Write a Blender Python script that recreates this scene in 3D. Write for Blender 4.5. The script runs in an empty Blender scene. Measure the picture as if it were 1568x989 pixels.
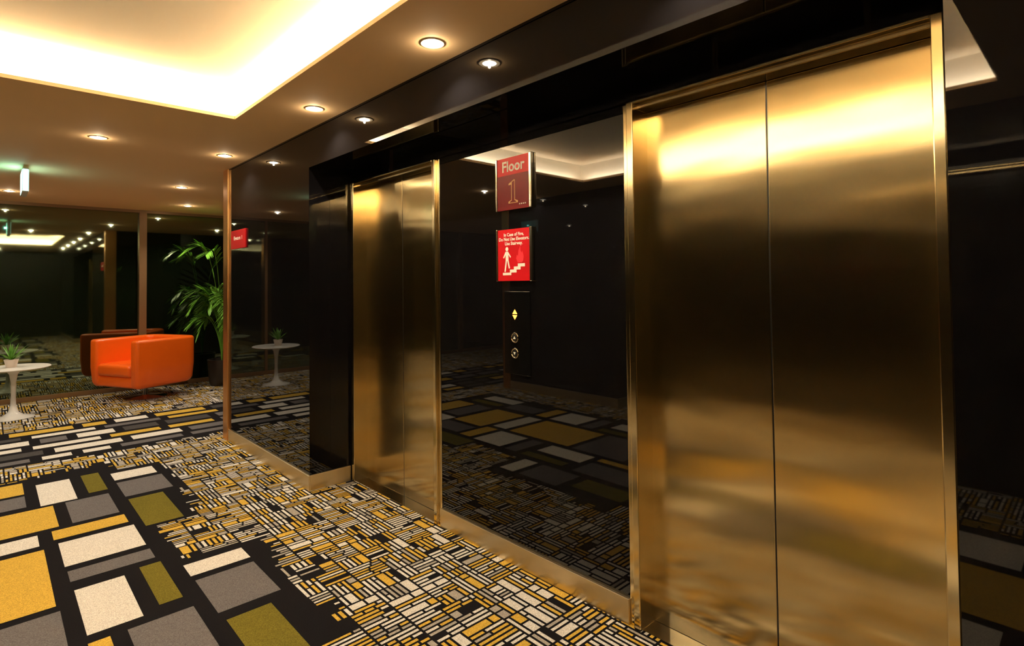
import bpy, bmesh, math, random
from mathutils import Vector, Matrix
random.seed(7)
scene=bpy.context.scene
scene.view_settings.view_transform='Standard'
scene.view_settings.look='None'
COL=bpy.context.collection

# ------------------------------------------------------------------ helpers
def mat(name,color=(.5,.5,.5),rough=.5,metal=0,spec=None,ior=None,emit=None,es=0,coat=0,**k):
    m=bpy.data.materials.new(name); m.use_nodes=True
    b=m.node_tree.nodes["Principled BSDF"]
    b.inputs["Base Color"].default_value=(*color,1)
    b.inputs["Roughness"].default_value=rough
    b.inputs["Metallic"].default_value=metal
    if ior: b.inputs["IOR"].default_value=ior
    if spec is not None: b.inputs["Specular IOR Level"].default_value=spec
    if emit: 
        b.inputs["Emission Color"].default_value=(*emit,1); b.inputs["Emission Strength"].default_value=es
    if coat: b.inputs["Coat Weight"].default_value=coat; b.inputs["Coat Roughness"].default_value=.05
    return m
def nodes(m): return m.node_tree.nodes, m.node_tree.links, m.node_tree.nodes["Principled BSDF"]
def add_noise_color(m,scale,c1,c2,detail=3,vec=(1,1,1)):
    n,l,b=nodes(m)
    tc=n.new("ShaderNodeTexCoord"); mp=n.new("ShaderNodeMapping"); mp.inputs["Scale"].default_value=vec
    nz=n.new("ShaderNodeTexNoise"); nz.inputs["Scale"].default_value=scale; nz.inputs["Detail"].default_value=detail
    mx=n.new("ShaderNodeMix"); mx.data_type='RGBA'
    mx.inputs[6].default_value=(*c1,1); mx.inputs[7].default_value=(*c2,1)
    l.new(tc.outputs["Object"],mp.inputs[0]); l.new(mp.outputs[0],nz.inputs["Vector"]); l.new(nz.outputs["Fac"],mx.inputs[0]); l.new(mx.outputs[2],b.inputs["Base Color"])
def add_bump(m,scale,strength,dist=.01,vec=(1,1,1),detail=2):
    n,l,b=nodes(m)
    tc=n.new("ShaderNodeTexCoord"); mp=n.new("ShaderNodeMapping"); mp.inputs["Scale"].default_value=vec
    nz=n.new("ShaderNodeTexNoise"); nz.inputs["Scale"].default_value=scale; nz.inputs["Detail"].default_value=detail
    bp=n.new("ShaderNodeBump"); bp.inputs["Strength"].default_value=strength; bp.inputs["Distance"].default_value=dist
    l.new(tc.outputs["Object"],mp.inputs[0]); l.new(mp.outputs[0],nz.inputs["Vector"]); l.new(nz.outputs["Fac"],bp.inputs["Height"]); l.new(bp.outputs[0],b.inputs["Normal"])
def boxes(name,lst,m,bevel=0,parent=None):
    """lst of (x0,x1,y0,y1,z0,z1)"""
    bm=bmesh.new()
    for q in lst:
        x0,x1,y0,y1,z0,z1=q[:6]
        if x0>x1:x0,x1=x1,x0
        vs=[bm.verts.new((x,y,z)) for x in (x0,x1) for y in (y0,y1) for z in (z0,z1)]
        for f in ((0,1,3,2),(4,6,7,5),(0,4,5,1),(2,3,7,6),(0,2,6,4),(1,5,7,3)):
            bm.faces.new([vs[i] for i in f])
    bmesh.ops.recalc_face_normals(bm,faces=bm.faces)
    if bevel: bmesh.ops.bevel(bm,geom=bm.edges[:],offset=bevel,segments=2,affect='EDGES',profile=.5)
    me=bpy.data.meshes.new(name); bm.to_mesh(me); bm.free()
    o=bpy.data.objects.new(name,me); COL.objects.link(o); me.materials.append(m)
    if parent: o.parent=parent
    return o
def meshobj(name,verts,faces,m,parent=None,smooth=False):
    me=bpy.data.meshes.new(name); me.from_pydata(verts,[],faces); me.update()
    o=bpy.data.objects.new(name,me); COL.objects.link(o)
    if m: me.materials.append(m)
    if smooth:
        for p in me.polygons: p.use_smooth=True
    if parent: o.parent=parent
    return o
def empty(name,loc=(0,0,0),rotz=0):
    e=bpy.data.objects.new(name,None); COL.objects.link(e); e.location=loc; e.rotation_euler=(0,0,rotz); e.empty_display_size=.1
    return e
def lathe(name,prof,m,parent=None,loc=(0,0,0),seg=48,smooth=True):
    vs=[];fs=[]
    for r,z in prof:
        for i in range(seg):
            a=2*math.pi*i/seg; vs.append((loc[0]+r*math.cos(a),loc[1]+r*math.sin(a),loc[2]+z))
    n=len(prof)
    for j in range(n-1):
        for i in range(seg):
            k=(i+1)%seg
            fs.append((j*seg+i,j*seg+k,(j+1)*seg+k,(j+1)*seg+i))
    fs.append(tuple(range(seg))[::-1]); fs.append(tuple((n-1)*seg+i for i in range(seg)))
    o=meshobj(name,vs,fs,m,parent,smooth)
    o.data.set_sharp_from_angle(angle=math.radians(40))
    return o

# ------------------------------------------------------------------ materials
LW=(1,.85,.64)
M_glass=mat("black_glass_panel",(.005,.0045,.005),.02,ior=1.47)
M_soffit=mat("black_soffit",(.006,.005,.006),.12,ior=1.4)
def brushed(name,col,rough,aniso,bump=.15):
    m=mat(name,col,rough,1)
    n,l,b=nodes(m)
    b.inputs["Anisotropic"].default_value=aniso
    t=n.new("ShaderNodeTangent"); t.direction_type='RADIAL'; t.axis='Z'
    l.new(t.outputs[0],b.inputs["Tangent"])
    b.inputs["Anisotropic Rotation"].default_value=0.0
    tc=n.new("ShaderNodeTexCoord"); mp=n.new("ShaderNodeMapping"); mp.inputs["Scale"].default_value=(1.2,1.2,3.2)
    nz=n.new("ShaderNodeTexNoise"); nz.inputs["Scale"].default_value=1.6; nz.inputs["Detail"].default_value=1
    bp=n.new("ShaderNodeBump"); bp.inputs["Strength"].default_value=bump; bp.inputs["Distance"].default_value=.02
    l.new(tc.outputs["Object"],mp.inputs[0]); l.new(mp.outputs[0],nz.inputs["Vector"]); l.new(nz.outputs["Fac"],bp.inputs["Height"]); l.new(bp.outputs[0],b.inputs["Normal"])
    return m
M_door=brushed("brushed_bronze_door",(.70,.555,.295),.18,.9,.12)
M_jamb=brushed("brushed_bronze_jamb",(.76,.62,.36),.16,.5,.02)
M_base=brushed("brushed_bronze_base",(.80,.67,.44),.40,.3,.1)
M_column=mat("copper_brass_column",(.80,.40,.14),.36,1)
M_ceil=mat("ceiling_paint",(.94,.65,.36),.8); add_noise_color(M_ceil,2,(.93,.63,.35),(.95,.67,.38))
M_cove=mat("cove_paint",(.88,.82,.70),.8)
M_white=mat("white_lacquer",(.85,.84,.82),.25)
M_chrome=mat("chrome",(.8,.78,.75),.12,1)
M_blackpl=mat("black_plastic",(.008,.008,.008),.3)

# ------------------------------------------------------------------ camera
f,yaw,pitch,roll,cx,cy=855.59,.7530,.0244,-.0111,783.06,413.50
F=Vector((math.sin(yaw)*math.cos(pitch),math.cos(yaw)*math.cos(pitch),math.sin(pitch)))
R0=Vector((math.cos(yaw),-math.sin(yaw),0)); U0=R0.cross(F)
R=R0*math.cos(roll)+U0*math.sin(roll); U=-R0*math.sin(roll)+U0*math.cos(roll)
cam=bpy.data.cameras.new("camera"); co=bpy.data.objects.new("camera",cam); COL.objects.link(co)
cam.sensor_width=36; cam.sensor_fit='HORIZONTAL'; cam.lens=36*f/1568
cam.shift_x=(784-cx)/1568; cam.shift_y=-(494.5-cy)/1568; cam.clip_start=.05
mt=Matrix((R,U,-F)).transposed().to_4x4(); mt.translation=Vector((0,0,1.45)); co.matrix_world=mt
scene.camera=co

# ------------------------------------------------------------------ dimensions
Zc=2.573; Xp=1.675; Ye=5.79; Zf=2.30; Y3=3.90; Y00=.255; Xm=2.005; Xd=2.095; Zj=2.217; Zb=.109
Ya,Yb=1.42,2.77
WY=9.56
# ------------------------------------------------------------------ floor with patterned carpet
WHT=(.76,.72,.66); YEL=(.64,.41,.065); GRY=(.15,.14,.145); OLV=(.16,.135,.02); DGR=(.07,.065,.065); BLK=(.009,.008,.010)
rects=[(.27,4.90,.465,5.45,WHT),(.535,4.97,.645,5.47,OLV),(.71,5.15,.985,5.36,WHT),(.71,4.70,1.0,5.08,GRY),(.395,4.41,.635,4.87,GRY),
(.715,4.04,.92,4.63,OLV),(-.3,5.27,.2,5.58,YEL),(-.3,4.95,.2,5.22,GRY),(-.3,4.41,.33,4.86,YEL),(.29,4.19,.65,4.35,YEL),(.305,3.75,.665,4.12,WHT),
(-.3,4.15,.225,4.34,WHT),(.31,3.54,.67,3.68,GRY),(-.3,3.32,.24,4.08,YEL),(.315,2.95,.515,3.43,WHT),(.585,3.0,.68,3.47,OLV),(.755,3.18,1.04,3.33,WHT),
(.76,2.74,1.035,3.12,GRY),(.77,2.23,.96,2.66,OLV),(.445,2.35,.695,2.88,GRY),(-.3,2.72,.25,3.26,GRY),(.31,2.30,.385,2.88,YEL)]
near=[]
for r in rects:
    near.append(r)
    if .25<r[0]<.7: near.append((r[0]-1.05,r[1],r[2]-1.05,r[3],r[4]))
allc=list(near)
for r in near:
    for sh in (3.42,6.84):
        if r[3]-sh>-3.1: allc.append((r[0],max(r[1]-sh,-3.1),r[2],r[3]-sh,r[4]))
# transverse band in the lounge
y=6.21
rows=[.12,.17,.13,.19,.12,.17]
cols=[YEL,WHT,GRY,DGR,WHT,YEL,GRY,OLV,YEL,GRY,DGR]
rr=random.Random(3)
for hgt in rows:
    x=-4.9+rr.random()*.3
    while x<4.8:
        w=rr.choice([.2,.3,.42,.5]); x1=min(x+w,4.9)
        allc.append((x,y,x1,min(y+hgt,7.56),rr.choice(cols))); x=x1+.08
    y+=hgt+.085
def in_zone(x,y):
    if 6.13<y<7.6: return True
    if y<5.64:
        if x<-.84 : return False
        yy=y
        while yy<2.22: yy+=3.42
        if y>=2.22: yy=y
        if x<.72: return True
        if yy>5.42: return False
        if yy>4.66: return x<1.05
        if yy>4.02: return x<.975
        if yy>3.39: return x<.735
        return x<1.09
    return False
verts=[];faces=[];fc=[]
def quad(x0,y0,x1,y1,c,z=.0015):
    i=len(verts); verts.extend([(x0,y0,z),(x1,y0,z),(x1,y1,z),(x0,y1,z)]); faces.append((i,i+1,i+2,i+3)); fc.append(c)
for (x0,x1,y0,y1) in ((-5,5,-3.2,WY+.3),):
    i=0
    verts.extend([(x0,y0,0),(x1,y0,0),(x1,y1,0),(x0,y1,0),(x0,y0,-.1),(x1,y0,-.1),(x1,y1,-.1),(x0,y1,-.1)])
    faces.extend([(0,1,2,3),(7,6,5,4),(0,4,5,1),(1,5,6,2),(2,6,7,3),(3,7,4,0)]); fc.extend([BLK]*6)
for r in allc: quad(*r)
rf=random.Random(11)
fine_cols=[WHT]*9+[YEL]*8+[(.42,.38,.33)]*3
def fill(x0,y0,x1,y1):
    w,h=x1-x0,y1-y0
    if w>.24 or h>.24 or (max(w,h)>.15 and rf.random()<.35):
        t=.35+.3*rf.random()
        if w>h: fill(x0,y0,x0+w*t,y1); fill(x0+w*t,y0,x1,y1)
        else: fill(x0,y0,x1,y0+h*t); fill(x0,y0+h*t,x1,y1)
        return
    hor=rf.random()<.5
    L=w if hor else h; T=h if hor else w
    n=max(1,round(T/.026)); p=T/n; g=.0118
    k=0
    while k<n:
        kk=2 if (rf.random()<.12 and k+2<=n) else 1
        s=0
        while s<L-.005:
            sl=rf.uniform(.05,.17)
            if L-s-sl<.035: sl=L-s
            a0,a1=s+g/2,s+sl-g/2; b0,b1=k*p+g/2,(k+kk)*p-g/2
            if a1-a0>.006:
                if hor: q=(x0+a0,y0+b0,x0+a1,y0+b1)
                else: q=(x0+b0,y0+a0,x0+b1,y0+a1)
                if rf.random()>.06 and not any(in_zone(px,py) for px in (q[0],q[2]) for py in (q[1],q[3])):
                    quad(*q,rf.choice(fine_cols))
            s+=sl
        k+=kk
for (a,b,c_,d) in ((-1.75,-3.1,2.12,5.9),(-4.9,5.9,4.9,WY-.05)):
    fill(a,b,c_,d)
M_carpet=mat("carpet_pile",(.5,.5,.5),.95,spec=.1)
n,l,b=nodes(M_carpet)
at=n.new("ShaderNodeVertexColor"); at.layer_name="pile"
tc=n.new("ShaderNodeTexCoord"); nz=n.new("ShaderNodeTexNoise"); nz.inputs["Scale"].default_value=260; nz.inputs["Detail"].default_value=2
mr=n.new("ShaderNodeMapRange"); mr.inputs[1].default_value=.3; mr.inputs[2].default_value=.7; mr.inputs[3].default_value=.6; mr.inputs[4].default_value=1.25
mx=n.new("ShaderNodeMix"); mx.data_type='RGBA'; mx.blend_type='MULTIPLY'; mx.inputs[0].default_value=1
l.new(tc.outputs["Object"],nz.inputs["Vector"]); l.new(nz.outputs["Fac"],mr.inputs[0]); l.new(at.outputs[0],mx.inputs[6]); l.new(mr.outputs[0],mx.inputs[7]); l.new(mx.outputs[2],b.inputs["Base Color"])
carpet=meshobj("floor",verts,faces,M_carpet)
ca=carpet.data.color_attributes.new("pile",'FLOAT_COLOR','CORNER')
buf=[]
for c in fc: buf.extend([c[0],c[1],c[2],1]*4)
ca.data.foreach_set("color",buf)

# ------------------------------------------------------------------ elevator walls (right = seen, left = opposite)
def mx_(x,s): return x if s>0 else .375-x
def mirror(lst,s):
    return [(mx_(q[0],s),mx_(q[1],s),*q[2:]) for q in lst]
XB=2.35
M_darkdoor=mat("opposite_door_dark",(.008,.006,.004),.15,ior=1.4)  # dark leaf tone chosen to darken reflections in the elevator doors
for s,side in ((1,"right"),(-1,"left")):
    boxes("wall_"+side,mirror([(Xp,XB,Y3,Ye-.09,0,Zc),(Xp,XB,-3.1,Y00,0,Zc),(Xp,XB,Y00,Y3,Zf,Zc),
        (Xm,XB,Y00,Y3,Zj+.006,Zf),(Xm,XB,Ya,Yb,0,Zj),(XB-.1,XB,Y00,Y3,0,Zf)],s),M_glass)
    boxes("trim_fascia_"+side,mirror([(Xp-.004,Xp,-3.1,Ye-.09,Zc-.012,Zc)],s),M_soffit)
    boxes("baseboard_"+side,mirror([(Xp-.012,Xp,Y3-.012,Ye-.09,0,Zb),(Xp,Xm-.02,Y3-.012,Y3,0,Zb),(Xp-.012,Xp,-3.1,Y00+.012,0,Zb),(Xp,Xm-.02,Y00,Y00+.012,0,Zb),
        (Xm-.016,Xm,Ya,Yb,0,Zb)],s),M_base,bevel=.002)
    boxes("trim_column_"+side,mirror([(Xp-.018,Xp+.16,Ye-.09,Ye+.05,0,Zc)],s),M_column,bevel=.006)
    boxes("wall_end_"+side,mirror([(Xp+.165,XB+(.6 if s>0 else 0),Ye-.09,Ye+.03,0,Zc)],s),M_glass)
    for (d0,d1) in ((.335,1.36),(2.83,3.84)):
        e=empty("elevator_door" if s>0 else "opposite_dark_door",(mx_(Xd,s),(d0+d1)/2,0))  # opposite doors made black so the elevator doors mirror dark
        def ch(name,lst,m,bev=0):
            o=boxes(name,mirror(lst,s),m,bevel=bev,parent=e); o.matrix_parent_inverse=e.matrix_basis.inverted(); return o
        mid=(d0+d1)/2
        leaf=M_door if s>0 else M_darkdoor
        ch("leaf_far",[(Xd,Xd+.04,mid+.0025,d1+.01,.006,Zj-.03)],leaf,.0015)
        ch("leaf_near",[(Xd,Xd+.04,d0-.01,mid-.0025,.006,Zj-.03)],leaf,.0015)
        ch("seam_gap_dark",[(Xd+.0012,Xd+.035,mid-.0035,mid+.0035,.006,Zj-.03)],M_blackpl)  # black strip set in the leaf gap so the seam reads dark
        ch("jamb_far",[(Xm-.02,Xd+.05,d1,d1+.032,0,Zj),(Xm-.004,Xd+.05,d1+.032,d1+.06,0,Zj)],M_jamb,.0035)
        ch("jamb_near",[(Xm-.02,Xd+.05,d0-.032,d0,0,Zj),(Xm-.004,Xd+.05,d0-.06,d0-.032,0,Zj)],M_jamb,.0035)
        ch("head",[(Xm-.02,Xd+.05,d0,d1,Zj-.010,Zj),(Xm+.01,Xd+.05,d0,d1,Zj-.028,Zj-.010)],M_jamb,.002)
        ch("sill",[(Xm-.005,Xd+.06,d0,d1,0,.005)],M_chrome,.001)
        ch("shaft_shadow",[(Xd+.06,Xd+.07,d0-.05,d1+.05,0,Zj)],M_blackpl)

# ------------------------------------------------------------------ ceiling with cove
ox0,ox1,oy0,oy1=-.825,1.2,.40,3.973
cx0,cx1,cy0,cy1=-.965,1.34,.26,4.115; zt=2.80; t=.022
boxes("ceiling",[(-5,5,oy1,WY+.2,Zc,Zc+t),(-5,5,-3.2,oy0,Zc,Zc+t),(-5,ox0,oy0,oy1,Zc,Zc+t),(ox1,5,oy0,oy1,Zc,Zc+t)],M_ceil)
boxes("ceiling_cove",[(cx0,cx1,cy0,cy1,zt,zt+.03),(cx0-.03,cx0,cy0,cy1,Zc+t,zt+.03),(cx1,cx1+.03,cy0,cy1,Zc+t,zt+.03),
   (cx0-.03,cx1+.03,cy0-.03,cy0,Zc+t,zt+.03),(cx0-.03,cx1+.03,cy1,cy1+.03,Zc+t,zt+.03)],M_cove)
CW=(1,.87,.66)
def area(name,loc,sx,sy,power,rot,col=CW):
    L=bpy.data.lights.new(name,'AREA'); L.shape='RECTANGLE'; L.size=sx; L.size_y=sy; L.energy=power; L.color=col
    o=bpy.data.objects.new(name,L); COL.objects.link(o); o.location=loc; o.rotation_euler=rot; return o
COVE=14
zz=Zc+t+.016; TI=math.pi-.95
area("cove_light_strip",((cx0+.07),(cy0+cy1)/2,zz),.03,3.7,COVE*3.7,(0,TI,0))
area("cove_light_strip",((cx1-.07),(cy0+cy1)/2,zz),.03,3.7,COVE*3.7,(0,-TI,0))
area("cove_light_strip",((cx0+cx1)/2,cy0+.07,zz),2.1,.03,COVE*2.1,(-TI,0,0))
area("cove_light_strip",((cx0+cx1)/2,cy1-.07,zz),2.1,.03,COVE*2.1,(TI,0,0))

# ------------------------------------------------------------------ downlights
M_lamp=mat("lamp_glow",(1,1,1),.5,emit=(1,.9,.7),es=80)
M_trimw=mat("downlight_trim",(.9,.8,.65),.4)
def downlight(x,y,p=34,r=.038,halo=1.2):
    e=empty("ceiling_downlight",(x,y,Zc))
    lathe("trim",[(r+.003,.0),(r+.016,.0),(r+.016,-.004),(r+.003,-.004)][::-1],M_trimw,e,seg=32)
    lathe("lens",[(r,-.001),(r,-.003),(r*.75,-.007),(r*.4,-.009),(.001,-.010)],M_lamp,e,seg=32)
    L=bpy.data.lights.new("beam",'SPOT'); L.energy=p; L.color=LW; L.spot_size=math.radians(130); L.spot_blend=.6; L.shadow_soft_size=.008
    o=bpy.data.objects.new("beam",L); COL.objects.link(o); o.parent=e; o.location=(0,0,-.018)
    L=bpy.data.lights.new("halo_fill",'POINT'); L.energy=halo; L.color=(1,.78,.5); L.shadow_soft_size=.006  # added point light for the ceiling halo and fill
    o=bpy.data.objects.new("halo_fill",L); COL.objects.link(o); o.parent=e; o.location=(0,0,-.022)
for q in ((1.50,2.12),(1.50,3.41),(1.47,5.14),(1.58,7.09,52),(2.0,8.64,60),(.59,5.11),(.17,8.54,55),(1.5,.83),(1.5,-.5),  # the first row's near downlight, out of view, is added for lighting
            (-1.12,.83),(-1.12,2.12),(-1.12,3.41),(-.35,5.11),(-1.2,5.14),(-.9,7.05,50),(-1.9,8.6,50),(.2,-1.5),(3.3,7.1),(-3,7.0)):
    downlight(*q)

# ------------------------------------------------------------------ lounge shell
M_win=mat("night_window_glass",(.004,.007,.003),.03,ior=2.8)
M_win.node_tree.nodes["Principled BSDF"].inputs["Specular Tint"].default_value=(.85,1,.7,1)
M_mull=mat("bronze_mullion",(.26,.15,.07),.4,.5)
boxes("window_1",[(-5,5,WY,WY+.03,.06,Zc-.03)],M_win)
boxes("trim_window_frame",[(-5,5,WY-.03,WY+.05,0,.06),(-5,5,WY-.03,WY+.05,Zc-.04,Zc)]+[(x-.045,x+.045,WY-.07,WY,.06,Zc-.04) for x in (-3.4,-1.7,1.63,3.3)]+[(x-.02,x+.02,WY-.02,WY,.06,Zc-.04) for x in (-.02,)],M_mull)
M_dark=mat("dark_wall_panel",(.02,.017,.015),.3)
boxes("wall_lounge_right",[(4.9,5,Ye,WY,0,Zc)],M_dark)
boxes("wall_lounge_left",[(-5,-4.9,Ye,WY,0,Zc)],M_dark)
boxes("wall_back",[(-5,5,-3.2,-3.1,0,Zc)],M_dark)
boxes("wall_core_right",[(XB+.6,5,Ye-.09,Ye,0,Zc)],M_dark)
boxes("wall_core_left",[(-5,.375-XB,Ye-.09,Ye,0,Zc)],M_dark)

# ------------------------------------------------------------------ signs
def wallframe(y,z,x=Xm):
    return Matrix(((0,0,-1,x),(-1,0,0,y),(0,1,0,z),(0,0,0,1)))
M_red=mat("sign_red",(.60,.009,.016),.35,ior=1.3); M_mar=mat("sign_maroon",(.18,.007,.012),.35,ior=1.3)
M_cream_glow=mat("sign_cream_glow",(.95,.90,.74),.5,emit=(.95,.85,.65),es=.15); M_gold=mat("sign_gold_outline",(.75,.45,.20),.4); M_pink=mat("sign_flame_red",(.9,.04,.06),.4)  # cream lettering is given a faint glow to read brighter
M_signst=mat("sign_steel",(.78,.70,.55),.16,1)
def text(name,body,size,x,y,m,parent,z=.0145,bold=0,ext=.0004):
    c=bpy.data.curves.new(name,"FONT"); c.body=body; c.size=size; c.align_x='CENTER'; c.align_y='CENTER'; c.extrude=ext; c.offset=bold; c.space_line=.95
    o=bpy.data.objects.new(name,c); COL.objects.link(o); c.materials.append(m); o.parent=parent; o.location=(x,y,z); return o
def sign(name,y,z,w,h,m):
    e=empty(name); e.matrix_world=wallframe(y,z)
    boxes("backplate",[(-w/2,w/2,-h/2,h/2,0,.010)],M_signst,.002,e)
    boxes("edge_rail",[(-w/2-.001,-w/2+.012,-h/2-.003,h/2+.003,0,.02),(w/2-.014,w/2+.004,-h/2-.003,h/2+.003,0,.02)],M_signst,.004,e)
    boxes("face",[(-w/2+.012,w/2-.014,-h/2,h/2,.010,.0135)],m,0,e)
    return e
def poly(name,pts,m,parent,z=.0142):
    return meshobj(name,[(x,y,z) for x,y in pts],[tuple(range(len(pts)))],m,parent)
s1=sign("floor_number_sign",2.105,1.975,.265,.275,M_red)
boxes("number_panel",[(-.12,.118,-.137,.045,.0135,.0139)],M_mar,0,s1)
text("label","Floor",.078,0,.088,M_cream_glow,s1,bold=.0016)
one=[(-.036,-.060),(.036,-.060),(.036,-.050),(.014,-.042),(.014,.062),(.006,.062),(-.034,.044),(-.034,.036),(-.014,.038),(-.014,-.042),(-.036,-.050)]
one=[(x,y-.045) for x,y in one]
poly("numeral_outline",one,M_gold,s1,.0143)
inner=[(-.024,-.0565),(.024,-.0565),(.024,-.053),(.0095,-.045),(.0095,.056),(.006,.056),(-.008,.050),(-.0095,-.045),(-.024,-.053)]
poly("numeral_inset",[(x,y-.045) for x,y in inner],M_mar,s1,.0147)
boxes("braille",[(.045+i*.014,.052+i*.014,-.117,-.111,.0139,.0150) for i in range(4)],M_cream_glow,0,s1)
s2=sign("fire_safety_sign",2.105,1.60,.265,.27,M_red)
text("label","In Case of Fire,\nDo Not Use Elevators.\nUse Stairway.",.0245,0,.083,M_cream_glow,s2,bold=.0004)
def circ(x,y,r,n=20): return [(x+r*math.cos(6.2832*i/n),y+r*math.sin(6.2832*i/n)) for i in range(n)]
def limb(name,a,b,w,m,parent,z=.0143):
    d=(Vector(b)-Vector(a)).normalized(); p=Vector((-d.y,d.x))*w/2
    poly(name,[tuple(Vector(a)-p),tuple(Vector(b)-p),tuple(Vector(b)+p),tuple(Vector(a)+p)],m,parent,z)
poly("head",circ(-.052,.032,.011),M_cream_glow,s2)
poly("torso",[(-.064,.019),(-.042,.019),(-.040,-.03),(-.062,-.03)],M_cream_glow,s2)
limb("arm_front",(-.045,.014),(-.024,-.012),.008,M_cream_glow,s2); limb("arm_back",(-.061,.014),(-.078,-.014),.008,M_cream_glow,s2)
limb("leg_front",(-.045,-.028),(-.034,-.07),.010,M_cream_glow,s2); limb("leg_back",(-.057,-.028),(-.068,-.088),.010,M_cream_glow,s2)
poly("stair_1",[(-.085,-.105),(-.02,-.105),(-.02,-.092),(-.085,-.092)],M_cream_glow,s2)
poly("stair_3",[(-.03,-.092),(.02,-.092),(.02,-.076),(-.03,-.076)],M_cream_glow,s2,.0144)
poly("stair_4",[(0,-.077),(.05,-.077),(.05,-.061),(0,-.061)],M_cream_glow,s2,.0144)
poly("stair_5",[(.03,-.062),(.082,-.062),(.082,-.046),(.03,-.046)],M_cream_glow,s2,.0144)
poly("flame",[(.03,-.042),(.018,-.02),(.024,.0),(.032,-.008),(.036,.022),(.05,.045),(.052,.02),(.06,.008),(.064,.02),(.074,-.01),(.07,-.032),(.06,-.042)],M_pink,s2,.0146)
s3=empty("direction_sign"); s3.matrix_world=wallframe(5.42,1.885,Xp)
boxes("plate",[(-.2,.2,-.085,.085,0,.012)],M_red,.002,s3)
text("label","Elevators  1",.05,0,.01,M_cream_glow,s3,z=.0125)
cp=empty("elevator_call_panel"); cp.matrix_world=wallframe(2.095,1.195)
boxes("plate",[(-.095,.095,-.215,.215,0,.006)],mat("call_panel_black",(.004,.004,.004),.08,ior=1.25),.002,cp)
M_amber=mat("amber_indicator",(1,.3,.02),.4,emit=(1,.36,.04),es=5)
poly("arrow_up",[(.003,.098),(-.033,.098),(-.015,.122)][::-1],M_amber,cp,.0068)
poly("arrow_down",[(-.033,.092),(.003,.092),(-.015,.068)][::-1],M_amber,cp,.0068)
for i,zc in enumerate((-.025,-.105)):
    lathe("button_ring_%d"%(i+1),[(.021,.005),(.027,.005),(.027,.010),(.025,.012),(.023,.012),(.021,.010)],M_signst,cp,(-.015,zc,0),32)
    lathe("button_cap_%d"%(i+1),[(.020,.005),(.020,.010),(.018,.011)],M_blackpl,cp,(-.015,zc,0),32)
    sgn=1 if i==0 else -1
    poly("button_arrow_%d"%(i+1),[(-.024,zc-.006*sgn),(-.006,zc-.006*sgn),(-.015,zc+.009*sgn)][::sgn],M_cream_glow,cp,.0116)

# exit sign
ex=empty("exit_sign",(.24,6.84,Zc))
boxes("bracket",[(-.01,.01,-.02,.02,-.03,0)],M_white,0,ex)
boxes("body",[(-.022,.022,-.19,.19,-.245,-.03)],M_white,.004,ex)
M_exit=mat("exit_light",(.5,1,.9),.4,emit=(.45,1,.9),es=4)
boxes("lit_face",[(-.0235,-.022,-.18,.18,-.235,-.04),(.022,.0235,-.18,.18,-.235,-.04),(-.018,.018,-.1915,-.19,-.235,-.04)],M_exit,0,ex)
L=bpy.data.lights.new("exit_glow",'POINT'); L.energy=.9; L.color=(.25,1,.85); L.shadow_soft_size=.01
o=bpy.data.objects.new("exit_glow",L); COL.objects.link(o); o.parent=ex; o.location=(-.04,0,-.12)

# ------------------------------------------------------------------ armchair
M_or=mat("orange_leather",(.95,.14,.006),.32,coat=.25); add_bump(M_or,60,.08,.002)
d=Vector((-.9,-.43)).normalized()
ac=empty("swivel_armchair",(1.545,8.80,.002),math.atan2(d.y,d.x))
def tub(name,hw,x0,x1,th,z0,z1,m,rad=.16,taper=.05):
    def U(hw,xb,r,n=8):
        pts=[(x1,-hw)]
        for i in range(n+1):
            a=-math.pi/2-math.pi/2*i/n
            pts.append((xb+r+r*math.cos(a),-hw+r+r*math.sin(a)))
        for i in range(n+1):
            a=math.pi-math.pi/2*i/n
            pts.append((xb+r+r*math.cos(a),hw-r+r*math.sin(a)))
        pts.append((x1,hw)); return pts
    vs=[];fs=[]
    levels=[(z0,1-taper*1.6),(z0+.06,1-taper*.6),(z0+.25,1),(z1,1)]
    n=None
    for z,s in levels:
        po=U(hw*s,x0*s,rad); pi=U(hw*s-th,x0*s+th,max(rad-th*.6,.04))
        n=len(po)
        for (x,y) in po: vs.append((x if x<x1 else x1-(1-s)*.5,y,z))
        for (x,y) in pi: vs.append((x if x<x1 else x1-(1-s)*.5,y,z))
    for k in range(len(levels)-1):
        a=k*2*n; b=(k+1)*2*n
        for i in range(n-1):
            fs.append((a+i,b+i,b+i+1,a+i+1)); fs.append((a+n+i,a+n+i+1,b+n+i+1,b+n+i))
        fs.append((a,a+n,b+n,b)); fs.append((a+n-1,b+n-1,b+2*n-1,a+2*n-1))
    t_=(len(levels)-1)*2*n
    for i in range(n-1):
        fs.append((t_+i,t_+n+i,t_+n+i+1,t_+i+1)); fs.append((i,i+1,n+i+1,n+i))
    o=meshobj(name,vs,fs,m,ac,True)
    bv=o.modifiers.new("b",'BEVEL'); bv.width=.035; bv.segments=4; bv.limit_method='ANGLE'; bv.angle_limit=math.radians(45)
    return o
tub("shell",.45,-.44,.43,.135,.18,.79,M_or)
def rbox(name,b,m,w,par):
    o=boxes(name,[b],m,0,par); bv=o.modifiers.new("b",'BEVEL'); bv.width=w; bv.segments=5
    for p in o.data.polygons: p.use_smooth=True
    return o
rbox("seat_frame",(-.36,.405,-.335,.335,.19,.325),M_or,.03,ac)
rbox("seat_cushion",(-.32,.43,-.313,.313,.32,.48),M_or,.05,ac)
lathe("stem",[(.035,.012),(.03,.03),(.028,.205)],M_chrome,ac)
lathe("disc_base",[(.25,0),(.25,.006),(.22,.012),(.05,.02),(.035,.03)],M_chrome,ac)

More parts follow.
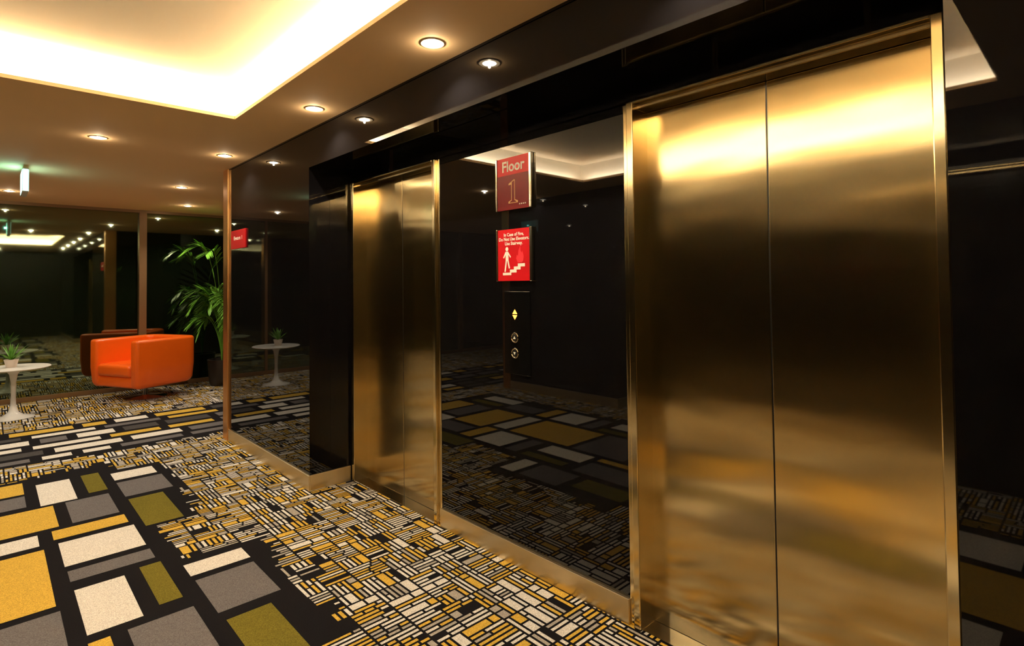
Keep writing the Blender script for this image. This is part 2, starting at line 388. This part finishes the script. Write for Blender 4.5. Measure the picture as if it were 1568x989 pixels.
# ------------------------------------------------------------------ tulip table + pot
tb=empty("round_side_table",(.22,8.46,.002))
lathe("base",[(.19,0),(.19,.006),(.16,.014),(.09,.03),(.045,.07),(.026,.14),(.022,.26),(.024,.40),(.038,.49),(.07,.535),(.10,.545)],M_white,tb)
lathe("top",[(.28,.545),(.325,.557),(.33,.563),(.325,.57),(.01,.572)],M_white,tb,seg=64)
M_pot=mat("ceramic_pot",(.75,.62,.52),.4); M_leaf=mat("leaf_green",(.06,.22,.03),.4); add_noise_color(M_leaf,8,(.06,.24,.02),(.22,.48,.05))
M_soil=mat("soil",(.03,.02,.012),.9)
pp=empty("potted_cactus",(.20,8.44,.574))
lathe("pot",[(.045,0),(.062,.075),(.066,.09),(.058,.09),(.052,.078)],M_pot,pp)
lathe("soil",[(.05,.07),(.05,.08)],M_soil,pp)
def blade(base,dirv,L,w,curve,fs,vs,n=6):
    side=dirv.cross(Vector((0,0,1))); 
    if side.length<1e-3: side=Vector((1,0,0))
    side.normalize(); i0=len(vs)
    for i in range(n+1):
        t_=i/n; p=base+dirv*L*t_+Vector((0,0,-curve*L*t_*t_)); ww=w*math.sin(math.pi*(.12+.88*t_))**.7 if t_<1 else .0005
        vs.append(tuple(p-side*ww/2)); vs.append(tuple(p+side*ww/2))
    for i in range(n): a=i0+2*i; fs.append((a,a+1,a+3,a+2))
rp=random.Random(5); vs=[];fs=[]
for i in range(34):
    a=rp.random()*6.283; el=rp.uniform(.5,1.45)
    blade(Vector((0,0,.078)),Vector((math.cos(a)*math.cos(el),math.sin(a)*math.cos(el),math.sin(el))),rp.uniform(.13,.26),.016,.15,fs,vs)
meshobj("spines",vs,fs,M_leaf,pp,True)

# ------------------------------------------------------------------ palm
pl=empty("potted_palm",(2.55,9.04,.002))
lathe("pot",[(.14,0),(.17,.06),(.19,.36),(.195,.38),(.17,.38),(.165,.34)],mat("dark_planter",(.03,.022,.018),.35),pl)
lathe("soil",[(.165,.32),(.165,.34)],M_soil,pl)
vs=[];fs=[]
def stem(pts,r,seg=6):
    i0=len(vs)
    for k,(p,rad) in enumerate(zip(pts,r)):
        for j in range(seg):
            a=6.283*j/seg; vs.append((p.x+rad*math.cos(a),p.y+rad*math.sin(a),p.z))
    for k in range(len(pts)-1):
        for j in range(seg):
            j2=(j+1)%seg; fs.append((i0+k*seg+j,i0+k*seg+j2,i0+(k+1)*seg+j2,i0+(k+1)*seg+j))
fr=[]
for i in range(22):
    fr.append((rp.uniform(0,6.283),rp.uniform(.25,.46),rp.uniform(.95,1.5),None))
fr+= [(3.1,.50,2.05,1.93),(3.9,.40,1.98,1.9),(.3,.4,1.9,1.7)]
for (a,reach,zap,ztip) in fr:
    if ztip is None: ztip=zap-rp.uniform(.08,.25)
    hx=Vector((math.cos(a),math.sin(a),0)); P=[]
    if math.sin(a)>.3: reach=min(reach,.28)
    for k in range(15):
        t_=k/14
        hor_=reach*t_**1.6
        z_=.34+(zap-.34)*math.sin(min(t_/.72,1)*math.pi/2) - (zap-ztip)*max(0,(t_-.72)/.28)**1.6
        P.append(hx*hor_+Vector((0,0,z_)))
    stem(P,[.008*(1-.8*k/14) for k in range(15)])
    for k in range(7,15):
        for sub in (0,.33,.66):
            if k==14 and sub: continue
            p=P[k] if not sub else P[k].lerp(P[k+1],sub)
            tan=(P[min(k+1,14)]-P[k-1]).normalized(); sd=tan.cross(Vector((0,0,1)))
            if sd.length<.05: sd=hx.cross(Vector((0,0,1)))
            sd.normalize()
            ll=.25-.012*abs(k-9)**1.4
            for sgn in (-1,1):
                dd=(sd*sgn*.7+tan*.75+hx*.15+Vector((0,0,rp.uniform(-.1,.25)))).normalized()
                blade(p,dd,max(ll,.09),.015,.22,fs,vs,5)
for i,v in enumerate(vs):
    if v[1]>.44: vs[i]=(v[0],.44,v[2])
meshobj("fronds",vs,fs,M_leaf,pl,True)

# ------------------------------------------------------------------ world
w=bpy.data.worlds.new("night"); scene.world=w; w.use_nodes=True
w.node_tree.nodes["Background"].inputs[0].default_value=(.01,.012,.02,1); w.node_tree.nodes["Background"].inputs[1].default_value=.3
